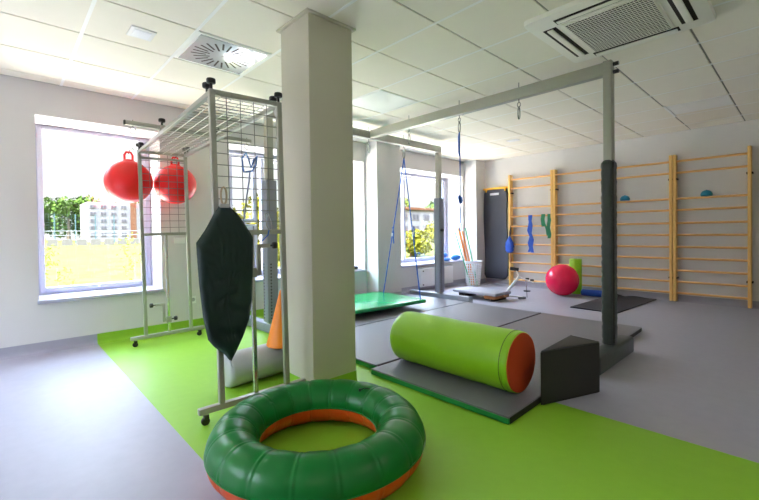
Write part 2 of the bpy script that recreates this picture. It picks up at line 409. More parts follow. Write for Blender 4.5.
for i in range(10):
    y = 3.0+i*1.75
    o = MB()
    o.prism([(-76.0, y), (-75.4, y), (-75.4, y+1.35), (-76.0, y+1.35)], GZ, GZ+0.25)
    o.prism([(-75.85, y+.04), (-75.55, y+.04), (-75.55, y+1.31), (-75.85, y+1.31)], GZ+0.25, GZ+0.95)
    tag(o.build('concrete_barrier', m_conc, smooth=False), 'small concrete block in the row along the road beyond the meadow', 'barrier', 'concrete blocks along the road')
t = thing('road_railing', 'long white metal railing running behind the concrete blocks', 'railing', (-82, 14, GZ))
for z in (0.9, 1.6, 2.3): MB().box(-82.05, -81.95, 0, 30, GZ+z-0.06, GZ+z+0.06).build('rail', m_rail, t, smooth=False)
for i in range(11): MB().box(-82.06, -81.94, i*3-.05, i*3+.05, GZ, GZ+2.4).build('post', m_rail, t, smooth=False)
t = thing('sports_fence', 'tall teal ball-stop net fence in front of the trees', 'fence', (-95, 8, GZ))
for i in range(6): MB().cyl((-95, 1+i*3.1, GZ), (-95, 1+i*3.1, GZ+5.6), .09, seg=8).build('post', m_net, t)
nt_ = MB()
for i in range(24): nt_.box(-95.01, -94.99, 1+i*.67, 1.02+i*.67, GZ+2.0, GZ+5.5)
for i in range(8): nt_.box(-95.01, -94.99, 1, 16.5, GZ+2.0+i*.5, GZ+2.02+i*.5)
nt_.build('net', m_net, t, smooth=False)
tree('sapling', 'spindly young sapling in the meadow at the near left of the window', 'sapling', -9.2, 0.72, GZ, 1.45, 0.5, 1, 190, 0.05, leaf=0.028)
tree('sapling', 'spindly young sapling in the meadow nearest the hanging red balls', 'sapling', -9.4, 1.98, GZ, 1.65, 0.5, 1, 190, 0.05, leaf=0.028)
tree('bush', 'yellow-green bush outside the middle window seen through the wire rack', 'bush', -15, 7.3, GZ, 3.2, 2.4, 2, 1500, 0.0, leaf=0.09)
tree('bush', 'yellow-green bush outside the middle window beside the pillar', 'bush', -15, 10.3, GZ, 2.4, 2.6, 2, 1500, 0.0, leaf=0.09)
tree('bush', 'yellow bush outside the far window left of the steel post', 'bush', -16, 17.6, GZ, 2.0, 2.4, 2, 1500, 0.0, leaf=0.09)
tree('bush', 'yellow bush outside the far window right of the steel post', 'bush', -16, 20.3, GZ, 2.3, 2.4, 2, 1500, 0.0, leaf=0.09)
tree('garden_tree', 'pale green tree rising behind the cream house in the far window', 'tree', -84, 84, GZ, 15, 10, 1, 1300, 0.1, leaf=0.6)
tree('garden_tree', 'green tree behind the cream house at the right edge of the far window', 'tree', -78, 98, GZ, 10, 8, 0, 1200, 0.1, leaf=0.6)

# ------------------------------------------------------------------ ceiling fittings
DX, DY = -3.291, 1.349
t = thing('air_diffuser', 'square white swirl air diffuser with radial slots set in the ceiling', 'air vent', (DX, DY, CH-0.004))
MB().box(DX-.290, DX+.290, DY-.290, DY+.290, CH-0.002, CH+0.012, 0.003).build('frame', m_grid, t)
MB().box(DX-.262, DX+.262, DY-.262, DY+.262, CH-0.006, CH-0.0015, 0.002).build('face_plate', m_diff, t)
sl = MB(); sd = MB()
for i in range(24):
    a = 2*pi*i/24; r0, r1 = (0.10, 0.225) if i % 2 else (0.125, 0.235)
    u = Vector((cos(a+0.18), sin(a+0.18), 0)); n_ = Vector((-sin(a+0.35), cos(a+0.35), 0))
    p = Vector((DX, DY, 0))+u*r0; q_ = Vector((DX, DY, 0))+u*r1; w = .0075
    sl.add([(p-n_*w)[:2]+(CH-0.0068,), (q_-n_*w)[:2]+(CH-0.0068,), (q_+n_*w)[:2]+(CH-0.0068,), (p+n_*w)[:2]+(CH-0.0068,),
            (p-n_*w)[:2]+(CH-0.0055,), (q_-n_*w)[:2]+(CH-0.0055,), (q_+n_*w)[:2]+(CH-0.0055,), (p+n_*w)[:2]+(CH-0.0055,)],
           [[0, 1, 2, 3], [7, 6, 5, 4], [0, 4, 5, 1], [1, 5, 6, 2], [2, 6, 7, 3], [3, 7, 4, 0]])
sl.build('slots', m_slot, t, smooth=False)
MB().cyl((DX, DY, CH-0.010), (DX, DY, CH-0.004), 0.008, seg=12).build('screw', m_chrome, t)

t = thing('ceiling_luminaire', 'flat white square ceiling light panel nearest the pillar', 'ceiling light', (-3.291, 3.149, CH-0.003))
MB().box(-3.575, -3.007, 2.865, 3.433, CH-0.003, CH+0.004, 0.001).build('diffuser', m_light, t)
t = thing('ceiling_luminaire', 'narrow flat light panel in the ceiling above the wall bars', 'ceiling light', (-0.891, 6.10, CH-0.003))
MB().box(-1.18, -0.60, 5.87, 6.33, CH-0.003, CH+0.004, 0.001).build('diffuser', m_light, t)
tag(MB().box(-1.19, -1.165, 5.80, 6.40, CH-0.012, CH, 0.001).build('light_sensor', m_grid), 'slim white strip fitting beside the light panel above the wall bars', 'strip fitting')
t = thing('smoke_alarm_panel', 'small white rectangular access cover on the ceiling above the window', 'ceiling cover', (-3.30, .765, CH-0.012))
MB().box(-3.385, -3.215, .685, .845, CH-0.010, CH, 0.003).build('frame', m_white, t)
MB().box(-3.36, -3.24, .71, .82, CH-0.014, CH-0.009, 0.002).build('cover', m_frost, t)
tag(MB().box(-3.36, -3.18, 6.0, 6.14, CH-0.008, CH, 0.003).build('ceiling_sensor', m_white), 'small pale rectangular sensor on the ceiling near the far wall', 'sensor')

# air conditioner cassette
m_ac = mat('ac_white', (246, 243, 234), 0.4); m_acg = mat('ac_grey', (170, 172, 176), 0.4)
ax0, ax1, ay0, ay1 = -1.38, -0.45, 2.66, 3.59; az = CH-0.042; acx, acy = -.905, 3.165
t = thing('air_conditioner', 'large white square cassette air conditioner with a grille set in the ceiling', 'air conditioner', (acx, acy, az))
def rsq(cx, cy, hx, hy, r, n=6):
    out = []
    for (sx_, sy_, a0) in ((1, 1, 0), (-1, 1, pi/2), (-1, -1, pi), (1, -1, 1.5*pi)):
        for i in range(n+1):
            a = a0+pi/2*i/n; out.append((cx+sx_*(hx-r)+r*cos(a), cy+sy_*(hy-r)+r*sin(a)))
    return out
def loft(mb, rings):
    n = len(rings[0][0]); vs = []; fs = []
    for ring, z in rings: vs += [(x, y, z) for x, y in ring]
    for k_ in range(len(rings)-1):
        for i in range(n): fs.append([k_*n+i, k_*n+(i+1) % n, (k_+1)*n+(i+1) % n, (k_+1)*n+i])
    fs.append(list(range(n))); fs.append([(len(rings)-1)*n+i for i in range(n)])
    mb.add(vs, fs)
pb = MB(); h2 = 0.475
loft(pb, [(rsq(acx, acy, h2, h2, .05), CH), (rsq(acx, acy, h2, h2, .05), CH-0.018), (rsq(acx, acy, h2-.004, h2-.004, .045), CH-0.030), (rsq(acx, acy, h2-.06, h2-.06, .04), az)])
pb.build('panel', m_ac, t)
MB().box(acx-.265, acx+.265, acy-.315, acy+.315, az-0.008, az+0.001, 0.003).build('grille_frame', m_ac, t)
gb = MB().box(acx-.248, acx+.248, acy-.298, acy+.298, az-0.0095, az-0.007); gb.build('grille_backing', m_slot, t, smooth=False)
gr = MB()
for i in range(25):
    c = -.248+.496*i/24
    gr.box(acx+c-.0012, acx+c+.0012, acy-.298, acy+.298, az-0.013, az-0.0095)
for i in range(23):
    c = -.298+.596*i/22
    gr.box(acx-.248, acx+.248, acy+c-.0024, acy+c+.0024, az-0.0135, az-0.0095)
gr.build('grille', m_ac, t, smooth=False, merge=False)
for (dx, dy, lx, ly) in ((0, .370, .27, .026), (0, -.370, .27, .026), (.350, 0, .034, .30), (-.350, 0, .034, .30)):
    MB().box(acx+dx-lx-.012, acx+dx+lx+.012, acy+dy-ly-.012, acy+dy+ly+.012, az-0.002, az+0.004, .002).build('louver_surround', m_slot, t)
    sx_ = 0.6 if lx < .1 else 1; sy_ = 0.6 if ly < .1 else 1
    MB().box(acx+dx-lx*sx_, acx+dx+lx*sx_, acy+dy-ly*sy_, acy+dy+ly*sy_, az-0.012, az-0.002, .003).build('louver', m_ac, t)
MB().box(acx+.215, acx+.245, acy+.302, acy+.314, az-0.0105, az-0.007).build('logo_badge', m_teal, t)

# ------------------------------------------------------------------ suspension frame
FX, PY1, PY2, PY3, PX3 = -4.10, 2.18, 5.18, 3.70, -1.137
BZ0, BZ1 = 2.375, 2.475
t = frame_t = thing('suspension_frame', 'grey steel T-shaped therapy suspension frame on three posts standing around the mats', 'therapy frame', (-3, 3.7, 0))
MB().box(FX-.035, FX+.035, PY1-.04, PY2+.04, BZ0, BZ1, .006).build('crossbeam', m_steel, t)
MB().box(FX+.035, PX3-.03, PY3-.035, PY3+.035, BZ0+.005, BZ1+.01, .006).build('long_beam', m_steel, t)
for py in (PY1, PY2):
    MB().box(FX-.035, FX+.035, py-.04, py+.04, .10, BZ0, .005).build('post', m_steel, t)
    MB().box(FX-.055, FX+.055, py-.065, py+.065, .12, 1.64 if py == PY2 else 1.69, .012).build('post_sleeve', m_sleeve, t)
    MB().box(FX-.62, FX+.60, py-.05, py+.05, 0, .10, .008).build('foot', m_sleeve, t)
    st = MB()
    for i in range(18): st.box(FX-.034, FX-.020, py-.067, py-.064, .16+i*.035, .175+i*.035)
    for i in range(18): st.box(FX+.054, FX+.057, py-.03, py-.015, .16+i*.035, .175+i*.035)
    st.build('height_scale', m_slot, t, smooth=False)
    MB().cyl((FX+.055, py-.02, 1.12), (FX+.10, py-.02, 1.12), .022, seg=12).build('lock_knob', m_black, t)
MB().box(PX3-.03, PX3+.035, PY3-.04, PY3+.04, .10, BZ1+.018, .006).build('post', m_steel, t)
for z in (BZ1-.01, BZ1-.075):
    MB().cyl((PX3+.035, PY3+.01, z), (PX3+.075, PY3+.01, z), .016, seg=12).build('clamp_bolt', m_black, t)
pd = MB(); rings = []
nz = 60
for i in range(nz+1):
    z = .13+(1.675-.13)*i/nz; w = .053+.0018*sin(i*2.4)+.001*sin(i*5.1+1)
    if i == 0 or i == nz: w -= .012
    rings.append((rsq(PX3, PY3, w*.95, w*1.05, .03, 4), z))
loft(pd, rings); pd.build('padded_sleeve', m_padblack, t, ang=1.5)
MB().box(-1.183, -1.060, 3.24, 4.10, 0, .145, .022).build('padded_foot', m_padblack, t)
MB().cyl((PX3+.048, PY3-.052, .17), (PX3+.048, PY3-.052, 1.65), .007, seg=8).build('sleeve_seam', m_wedge, t)
# hanging hooks (eye bolts + carabiners)
def loop_pts(c, w, h, n=16, ax='x'):
    out = []
    for i in range(n):
        a = 2*pi*i/n; d = w*sin(a)
        out.append((c[0]+(d if ax == 'x' else 0), c[1]+(d if ax == 'y' else 0), c[2]+h*cos(a)))
    return out
def hook(x, y, label, z=BZ0, ax='x', long=False):
    t = thing('carabiner_hook', label, 'hook', (x, y, z-.18), 'steel carabiner hooks on the suspension frame')
    MB().cyl((x, y, z-.03), (x, y, BZ1+.065), .006, seg=8).build('eye_bolt', m_chrome, t)
    MB().tube(loop_pts((x, y, z-.048), .016, .022, ax=ax), .0045, 8, True).build('ring', m_chrome, t)
    MB().tube(loop_pts((x, y, z-.128), .019, .058, ax='y' if ax == 'x' else 'x'), .0065, 8, True).build('carabiner', m_chrome, t)
    return t
hook(-3.38, PY3, 'steel carabiner hook on the long beam, first one out from the crossbeam')
hook(-2.63, PY3, 'steel carabiner hook on the long beam holding the single knotted blue rope')
hook(-1.93, PY3, 'empty steel carabiner hook on the long beam nearest the padded post')
hook(FX-.02, PY3-.01, 'steel carabiner hook where the long beam meets the crossbeam')
hook(FX, 4.37, 'steel hook on the crossbeam from which the green swing platform hangs', ax='y')
hook(FX, 2.98, 'steel hook on the crossbeam near the pillar, holding the far swing ropes', ax='y')

# single blue rope
X = -2.63; t = thing('hanging_rope', 'knotted blue rope with an end loop hanging from the long steel beam', 'rope', (X, PY3, 1.1))
MB().tube([(X, PY3, 2.19), (X-.012, PY3, 2.15), (X-.010, PY3, 1.97), (X, PY3, 1.93)], .008, 8).build('rope_strand', m_rope, t)
MB().tube([(X, PY3, 2.19), (X+.004, PY3, 1.9), (X, PY3, 1.5), (X-.006, PY3, 1.42), (X+.004, PY3, 1.3), (X, PY3, 1.2)], .006, 8).build('rope_main', m_rope, t)
kn = MB()
for i in range(5): kn.tube(loop_pts((X+.004*(i % 2), PY3+.004*(i-2), 1.475-.012*i), .022, .014, ax='x' if i % 2 else 'y'), .007, 8, True)
kn.build('knot', m_rope, t)
MB().tube(loop_pts((X, PY3, 1.155), .018, .045), .005, 8, True).build('end_loop', m_rope, t)

# ------------------------------------------------------------------ swing platform
t = thing('swing_platform', 'glossy green padded swing platform hanging low over the mats on blue ropes', 'therapy swing', (-4.13, 3.66, .10))
MB().box(-4.71, -3.67, 2.845, 4.315, .118, .168, .018, rz=-.087, c=(-4.19, 3.58, 0)).build('platform', m_swing, t)
for (xx, yy, ha) in ((-4.50, 4.30, 4.37), (-3.66, 4.20, 4.37), (-4.68, 2.94, 2.98), (-3.78, 2.88, 2.98)):
    hp = Vector((FX, ha, 2.19)); e_ = Vector((xx, yy, .168)); pm = hp.lerp(e_, .56)
    MB().tube([hp, hp.lerp(e_, .3), pm, hp.lerp(e_, .8), e_], .008, 8).build('rope', m_rope, t)
    MB().tube([pm+Vector((.012, 0, .12)), pm+Vector((.03, 0, .02)), pm+Vector((.02, 0, -.05)), pm+Vector((.03, 0, -.13))], .009, 8).build('rope_adjuster', m_rope, t)
    MB().cyl(pm+Vector((.004, 0, -.02)), pm+Vector((.004, 0, .03)), .016, seg=12).build('rope_knot', m_white, t)

# ------------------------------------------------------------------ wire rack on casters
RW = 0.212; RL = 2.16; RH = 1.95
t = rack = thing('wire_rack', 'wheeled grey steel rack of wire mesh panels bridging from pillar to window', 'wire mesh rack', (-2.37, 1.150, 0), rz=pi-0.048, world=False)
t.rotation_euler.x = -0.016
def endpanel(x, mount):
    for s in (-1, 1):
        MB().box(x-.016, x+.016, s*RW-.016, s*RW+.016, .105, RH, .003).build('post', m_rack, t)
        MB().cyl((x, s*.30, .075), (x, s*.30, .05), .010, seg=10).build('caster_stem', m_rack, t)
        c = MB(); c.box(x-.018, x+.018, s*.30-.010, s*.30+.018, .040, .064, .004); cs = c.build('caster_fork', m_black, t)
        MB().cyl((x-.012, s*.30+.008, .026), (x+.012, s*.30+.008, .026), .0235, seg=20, bev=.004).build('caster_wheel', m_black, cs)
    MB().box(x-.018, x+.018, -.345, .345, .070, .105, .003).build('base_bar', m_rack, t)
    MB().box(x-.014, x+.014, -RW+.016, RW-.016, RH-.030, RH, .003).build('top_bar', m_rack, t)
    MB().box(x-.014, x+.014, -RW+.016, RW-.016, 1.095, 1.125, .003).build('middle_bar', m_rack, t)
    MB().box(x-.012, x+.012, -.012, .012, .105, 1.095, .003).build('centre_post', m_chrome, t)
    if mount: MB().box(x-.012, x+.012, -RW+.016, RW-.016, RH-.085, RH-.062, .003).build('lower_top_bar', m_rack, t)
    w = MB()
    for i in range(1, 5): yy = -RW+2*RW*i/5; w.cyl((x, yy, 1.12), (x, yy, RH-.02), .0028, seg=6, cap=False)
    for i in range(1, 12): zz = 1.11+(RH-.03-1.11)*i/12; w.cyl((x+.004, -RW+.01, zz), (x+.004, RW-.01, zz), .0028, seg=6, cap=False)
    w.build('wire_mesh', m_wire, t, merge=False)
endpanel(0, 0); endpanel(RL, 1)
for s in (-1, 1): MB().box(.016, RL-.016, s*RW-.014, s*RW+.014, RH-.035, RH-.005, .003).build('top_rail', m_rack, t)
w = MB()
for i in range(1, 6): yy = -RW+2*RW*i/6; w.cyl((.01, yy, RH-.02), (RL-.01, yy, RH-.02), .003, seg=6, cap=False)
for i in range(1, 31): xx = RL*i/31; w.cyl((xx, -RW+.01, RH-.015), (xx, RW-.01, RH-.015), .0028, seg=6, cap=False)
w.build('top_mesh', m_rack, t, merge=False)
def knob(x, y, z, par, ax='z', nm='clamp_knob'):
    k_ = MB()
    if ax == 'z': k_.cyl((x, y, z+.032), (x, y, z+.062), .026, seg=20, bev=.007); k_.cyl((x, y, z-.01), (x, y, z+.034), .008, seg=10)
    else:
        d = 1 if ax == 'y' else -1
        k_.cyl((x, y+d*.03, z), (x, y+d*.06, z), .022, seg=20, bev=.006); k_.cyl((x, y, z), (x, y+d*.03, z), .006, seg=10)
    return k_.build(nm, m_black, par)
for s in (-1, 1):
    knob(.0, s*RW, RH, t); knob(.075, s*RW, RH-.005, t); knob(RL, s*RW, RH, t); knob(RL-.09, s*RW, RH-.005, t)
    br = MB(); y = s*RW
    br.add([(0.016, y-.003, RH-.035), (.016, y+.003, RH-.035), (.075, y-.003, RH-.035), (.075, y+.003, RH-.035), (.016, y-.003, RH-.13), (.016, y+.003, RH-.13)],
           [[0, 2, 4], [1, 5, 3], [0, 1, 3, 2], [2, 3, 5, 4], [0, 4, 5, 1]])
    br.build('corner_bracket', m_rack, t)
# sliding brackets on the centre posts
for (x, z0, dz, sy) in ((0, 1.03, -.17, -1), (RL, .40, -.17, 1)):
    b_ = MB(); b_.box(x-.022, x+.022, -.022, .022, z0+dz-.03, z0+dz+.03, .003); b_.box(x-.012, x+.012, sy*.022, sy*.05, z0+dz-.012, z0+dz+.012, .002)
    b_.box(x-.012, x+.012, sy*.045-.012, sy*.045+.012, z0+dz-.02, z0, .002); b_.box(x-.012, x+.012, min(sy*.045, sy*.12), max(sy*.045, sy*.12), z0-.02, z0+.004, .002)
    bo = b_.build('sliding_bracket', m_rack, t); 
    k2 = knob(x, sy*.11, z0-.008, bo, 'y' if sy > 0 else '-y', 'knob')
    k3 = knob(x, -sy*.02, z0+dz, bo, '-y' if sy > 0 else 'y', 'knob')
# hanger bar across the rack top
t = thing('hanger_bar', 'grey square hanger bar clamped across the top of the wire rack', 'hanging bar', (-3.66, 1.24, RH))
hb = MB(); HX, HZ = -3.66, RH+.035
MB().box(HX-.017, HX+.017, .72, 1.76, HZ-.017, HZ+.017, .003).build('bar', m_steel, t)
for (yy) in (.985, 1.435):
    MB().box(HX-.026, HX+.026, yy-.020, yy+.020, RH-.002, HZ+.020, .003).build('clamp', m_chrome, t)
    knob(HX, yy, HZ+.015, t)
for yy in (.775, 1.72):
    MB().tube([(HX, yy, HZ+.03), (HX, yy, HZ-.02)]+[(HX, yy+.022*sin(a), HZ-.055+.026*cos(a)) for a in [i*2*pi/14 for i in range(13)]], .0045, 8).build('hook', m_chrome, t)
MB().box(HX-.018, HX+.018, .712, .722, HZ-.018, HZ+.018, .002).build('end_cap', m_black, t)

# ------------------------------------------------------------------ red hopper balls
def hopper(x, y, z, r, label, sq=1.0):
    t = thing('hopper_ball', label, 'hopper ball', (x, y, z-r), 'red hopper balls')
    MB().ball((x, y, z), r, 4, (1, 1, sq)).build('ball', m_red, t)
    MB().tube([(x+.0, y-.035, z+r*sq-.015), (x, y-.036, z+r*sq+.055), (x, y-.02, z+r*sq+.085), (x, y+.02, z+r*sq+.085), (x, y+.036, z+r*sq+.055), (x, y+.035, z+r*sq-.015)], .011, 10).build('handle', m_red, t)
    MB().lathe([(.001, z+r*sq+.012), (.045, z+r*sq+.008), (.06, z+r*sq-.012)], (x, y, 0), 20).build('handle_collar', m_red, t)
    hk = MB(); top = RH-.015
    hk.tube([(x+.175, y+.01, top+.02), (x+.14, y+.01, top+.03), (x+.05, y, z+r*sq+.10), (x, y, z+r*sq+.068), (x-.022, y, z+r*sq+.075), (x-.026, y, z+r*sq+.10)], .004, 8)
    hk.build('wire_hook', m_chrome, t)
    return t
hopper(-4.752, .962, 1.648, .216, 'red hopper ball hanging in front of the window, left of its twin')
hopper(-4.748, 1.402, 1.650, .211, 'red hopper ball hanging at the wall side of the rack, right of its twin')

# ------------------------------------------------------------------ quilted swing pad hanging from the rack
# profile measured on a vertical plane just in front of the near mesh panel
PP = [(219, 206), (229, 206), (238, 214), (246, 226), (253, 237), (253, 262), (252, 300), (249, 320), (243, 337), (236, 352), (231, 362), (224, 354), (214, 347), (208, 340), (203, 318), (199, 285), (197, 258), (196, 243), (205, 230), (213, 215)]
XP = -2.315
def unproj(px, py, X):
    d = fwd + r2*((px-379.5)/F_PX) - u2*((py-250-CY)/F_PX)
    p = Vector((0, 0, 1.10))+d*(X/d.x); return p.y, p.z
PO = [unproj(a, b_, XP) for a, b_ in PP]
t = thing('quilted_swing_pad', 'dark green quilted fabric swing pad hanging folded on the wire rack', 'therapy swing', (XP, 1.0, .345))
cyp = sum(p[0] for p in PO)/len(PO); czp = .78
n = len(PO); rings = []
dense = []
for i in range(n):
    a, c = Vector(PO[i]), Vector(PO[(i+1) % n])
    for k_ in range(3): dense.append(a.lerp(c, k_/3))
qd = MB(); N = len(dense); K = 14
vs = []
def qz(y, z):
    s1 = abs(((z-.3*(y-.9))*9) % 1-.5); s2 = abs(((z+.35*(y-.9))*6.5) % 1-.5)
    d = min(s1, s2)
    return .018*(1-math.exp(-(d/.07)**2))
for sgn in (1, -1):
    for k_ in range(K+1):
        f_ = k_/K
        for p in dense:
            y = cyp+(p.x-cyp)*(1-f_); z = czp+(p.y-czp)*(1-f_)
            th = .012*min(1, f_*8)
            vs.append((XP+sgn*(th+(qz(y, z) if f_ > 0 else 0)), y, z))
fs = []
for side in (0, 1):
    o_ = side*(K+1)*N
    for k_ in range(K):
        for i in range(N):
            j = (i+1) % N; fs.append([o_+k_*N+i, o_+k_*N+j, o_+(k_+1)*N+j, o_+(k_+1)*N+i])
qd.add(vs, fs); qd.build('quilted_pad', m_quilt, t, ang=2.5)
ty, tz = unproj(224, 207, XP)
ly, lz = unproj(231, 364, XP)
MB().tube(loop_pts((XP, ty, tz+.065), .017, .05, ax='y'), .006, 8, True).build('carabiner', mat('brass_carabiner', (190, 172, 150), .3, .6), t)
MB().box(XP-.012, XP+.012, ty-.028, ty+.028, tz-.005, tz+.018, .004).build('webbing_loop', m_bolster, t)
MB().tube([(XP, ly-.004, lz+.03), (XP, ly, lz), (XP, ly+.008, lz-.02)], .004, 6).build('tip_cord', m_bolster, t)

# rope and carabiner on the near mesh
XN = -2.345
def yz(px, py, X=XN):
    a = unproj(px, py, X); return (X, a[0], a[1])
t = thing('coiled_rope', 'thin blue and white rope looped over the wire mesh of the rack', 'rope', yz(244, 240))
MB().tube([yz(244, 172), yz(243, 168), yz(242, 158), yz(246, 153), yz(249, 160), yz(251, 168), yz(254, 160), yz(257, 156), yz(256, 165), yz(252, 171), yz(246, 172)], .0055, 8, True).build('rope_loop', mat('light_blue_rope', (90, 130, 200), .7), t)
MB().tube([yz(250, 171), yz(249, 182), yz(247, 195), yz(245, 210), yz(244, 222), yz(242, 234), yz(245, 238)], .005, 8).build('rope_tail', mat('pale_rope', (150, 160, 200), .7), t)
t = thing('mesh_carabiner', 'silver carabiner with a blue cord hanging on the mesh by the pillar', 'carabiner', yz(268, 240))
MB().tube([yz(265, 214), yz(267, 213), yz(271, 222), yz(272, 229), yz(270, 231), yz(267, 226), yz(265, 218)], .004, 8, True).build('carabiner', m_chrome, t)
MB().tube([yz(269, 230), yz(268, 235), yz(262, 241)], .004, 6).build('cord', m_rope, t)

# ------------------------------------------------------------------ mats
def matobj(pts, label, z=.045, sx=0):
    cx = sum(p[0] for p in pts)/4; cy = sum(p[1] for p in pts)/4
    t = thing('gym_mat', label, 'gym mat', (cx, cy, 0), 'grey and green gym mats')
    b = bmesh.new(); vv = [b.verts.new((x, y, zz)) for zz in (0.001, z-.006) for x, y in pts]
    for f_ in ([3, 2, 1, 0], [4, 5, 6, 7], [0, 1, 5, 4], [1, 2, 6, 5], [2, 3, 7, 6], [3, 0, 4, 7]): b.faces.new([vv[i] for i in f_])
    bmesh.ops.bevel(b, geom=list(b.edges), offset=.004, segments=2, affect='EDGES')
    MB().bm(b).build('mat_side', m_matside, t)
    b = bmesh.new(); vv = [b.verts.new((x, y, zz)) for zz in (z-.010, z) for x, y in pts]
    for f_ in ([3, 2, 1, 0], [4, 5, 6, 7], [0, 1, 5, 4], [1, 2, 6, 5], [2, 3, 7, 6], [3, 0, 4, 7]): b.faces.new([vv[i] for i in f_])
    bmesh.ops.bevel(b, geom=list(b.edges), offset=.003, segments=2, affect='EDGES')
    MB().bm(b).build('mat_top', m_mat, t)
    # dark long edge of the cover
    return t
ma = matobj([(-2.32, 2.07), (-1.157, 2.07), (-1.222, 5.00), (-2.322, 5.03)], 'grey gym mat with green edge lying under the lime roller')
mb_ = matobj([(-3.475, 2.15), (-2.345, 2.15), (-2.342, 5.03), (-3.475, 5.03)], 'grey gym mat with green edge in the middle, between the pillar and the roller mat')
mc = matobj([(-4.66, 2.40), (-3.495, 2.40), (-3.495, 5.05), (-4.66, 5.05)], 'grey gym mat lying beneath the green swing platform')
e1 = MB(); e1.add([(-1.1545, 2.085, .004), (-1.220, 4.98, .004), (-1.220, 4.98, .040), (-1.1545, 2.085, .040), (-1.160, 2.085, .004), (-1.225, 4.98, .004), (-1.225, 4.98, .040), (-1.160, 2.085, .040)],
                  [[0, 1, 2, 3], [7, 6, 5, 4], [0, 4, 5, 1], [1, 5, 6, 2], [2, 6, 7, 3], [3, 7, 4, 0]])
e1.build('zipped_edge', m_wedge, ma, smooth=False)
e1 = MB().box(-2.346, -2.3405, 2.17, 5.01, .004, .040); e1.build('zipped_edge', mat('maroon_edge', (70, 30, 34), .6), mb_, smooth=False)

# ------------------------------------------------------------------ lime roller
RR = .197; yc = 2.45; zc = .046+RR; xa, xb = -2.31, -1.275
t = thing('foam_roller', 'large lime green vinyl roller with orange ends lying on the front mat', 'therapy roller', ((xa+xb)/2, yc, .046))
rb = MB(); prof = []
R_ = RR; segs = 64
ringsx = [(xa, R_-.03), (xa+.006, R_-.012), (xa+.02, R_-.002), (xa+.05, R_)]+[(xa+.05+(xb-.075-xa-.05)*i/12, R_+.0015*sin(i*1.7)) for i in range(1, 13)]+[(xb-.008, R_), (xb-.001, R_-.006)]
vs = []; fs = []
for (x, r) in ringsx:
    for i in range(segs): a = 2*pi*i/segs; vs.append((x, yc+r*cos(a), zc+r*sin(a)))
for k_ in range(len(ringsx)-1):
    for i in range(segs): fs.append([k_*segs+i, k_*segs+(i+1) % segs, (k_+1)*segs+(i+1) % segs, (k_+1)*segs+i])
fs.append(list(range(segs)))
rb.add(vs, fs); rb.build('roller_cover', m_lime, t)
MB().cyl((xb-.006, yc, zc), (xb+.004, yc, zc), R_-.006, seg=64, bev=.004).build('end_disc', m_orange, t, ang=.3)
MB().cyl((xa-.004, yc, zc), (xa+.004, yc, zc), R_-.03, seg=64, bev=.003).build('end_disc', m_orange, t, ang=.3)
for x in (xb-.052, xb-.040):
    MB().tube([(x, yc+(R_+.001)*cos(a), zc+(R_+.001)*sin(a)) for a in [2*pi*i/64 for i in range(64)]], .0025, 6, True).build('zip_seam', m_limedark if x < xb-.045 else m_lime, t)

# ------------------------------------------------------------------ wedge
t = thing('foam_wedge', 'dark grey triangular foam wedge standing upright at the mat corner', 'foam wedge', (-1.05, 2.75, 0))
A = (-1.143, 2.435); B = (-.958, 2.925); C_ = (-1.168, 2.965)
b = bmesh.new(); vv = [b.verts.new((p[0], p[1], z)) for z in (0.002, .343) for p in (A, B, C_)]
for f_ in ([2, 1, 0], [3, 4, 5], [0, 1, 4, 3], [1, 2, 5, 4], [2, 0, 3, 5]): b.faces.new([vv[i] for i in f_])
bmesh.ops.bevel(b, geom=list(b.edges), offset=.006, segments=2, affect='EDGES')
MB().bm(b).build('wedge_cover', m_wedge, t)
pp = [Vector(A+(.343,)), Vector(B+(.343,)), Vector(C_+(.343,))]
cc = (pp[0]+pp[1]+pp[2])/3
MB().tube([cc+(p-cc)*.97 for p in pp], .0025, 6, True).build('piping', m_padblack, t)

# ------------------------------------------------------------------ inflatable ring
RX, RY, R0, r0 = -1.642, 1.120, .401, .1165
t = thing('inflatable_ring', 'big green inflatable ring with orange underside lying on the lime floor', 'inflatable ring', (RX, RY, 0))
NS = 18; NU = NS*28; NV = 40
def ringpart(v0, v1, nv, nm, m, dz=0):
    vs = []; fs = []
    for i in range(NU):
        th = 2*pi*i/NU; d = ((th*NS/(2*pi)+.3) % 1); d = min(d, 1-d)/NS*2*pi*R0
        for j in range(nv+1):
            ph = v0+(v1-v0)*j/nv
            rr = r0*(1-.045*math.exp(-(d/.022)**2))+.0042*math.exp(-(d/.004)**2)
            fl_ = rr*(1 if sin(ph) > -.93 else .985)
            x = R0+fl_*cos(ph); z = r0*.99+fl_*sin(ph)*(1 if sin(ph) > 0 else .97)
            vs.append((RX+x*cos(th), RY+x*sin(th), max(z, .001)))
    n = nv+1
    for i in range(NU):
        for j in range(nv): fs.append([i*n+j, ((i+1) % NU)*n+j, ((i+1) % NU)*n+j+1, i*n+j+1])
    return MB().add(vs, fs).build(nm, m, t, ang=2.5)
ringpart(0.0, pi, 26, 'upper_tube', m_ringgreen)
ringpart(pi, 2*pi, 26, 'lower_tube', m_ringorange)
for rr in (R0+r0, R0-r0):
    MB().tube([(RX+rr*cos(2*pi*i/120), RY+rr*sin(2*pi*i/120), r0*.99) for i in range(120)], .0035, 6, True).build('seam', m_ringgreen, t)
va = Vector((-2.0, 1.46, 0)); # valve on the far side of the ring
d_, z_ = unproj(361, 403, -1.75)
va = atan2(1.45-RY, -1.72-RX)
vp = Vector((RX+(R0-.06)*cos(va), RY+(R0-.06)*sin(va), r0+.100))
MB().cyl(vp-Vector((0, 0, .01)), vp+Vector((0, 0, .008)), .008, seg=12).build('valve', m_black, t)
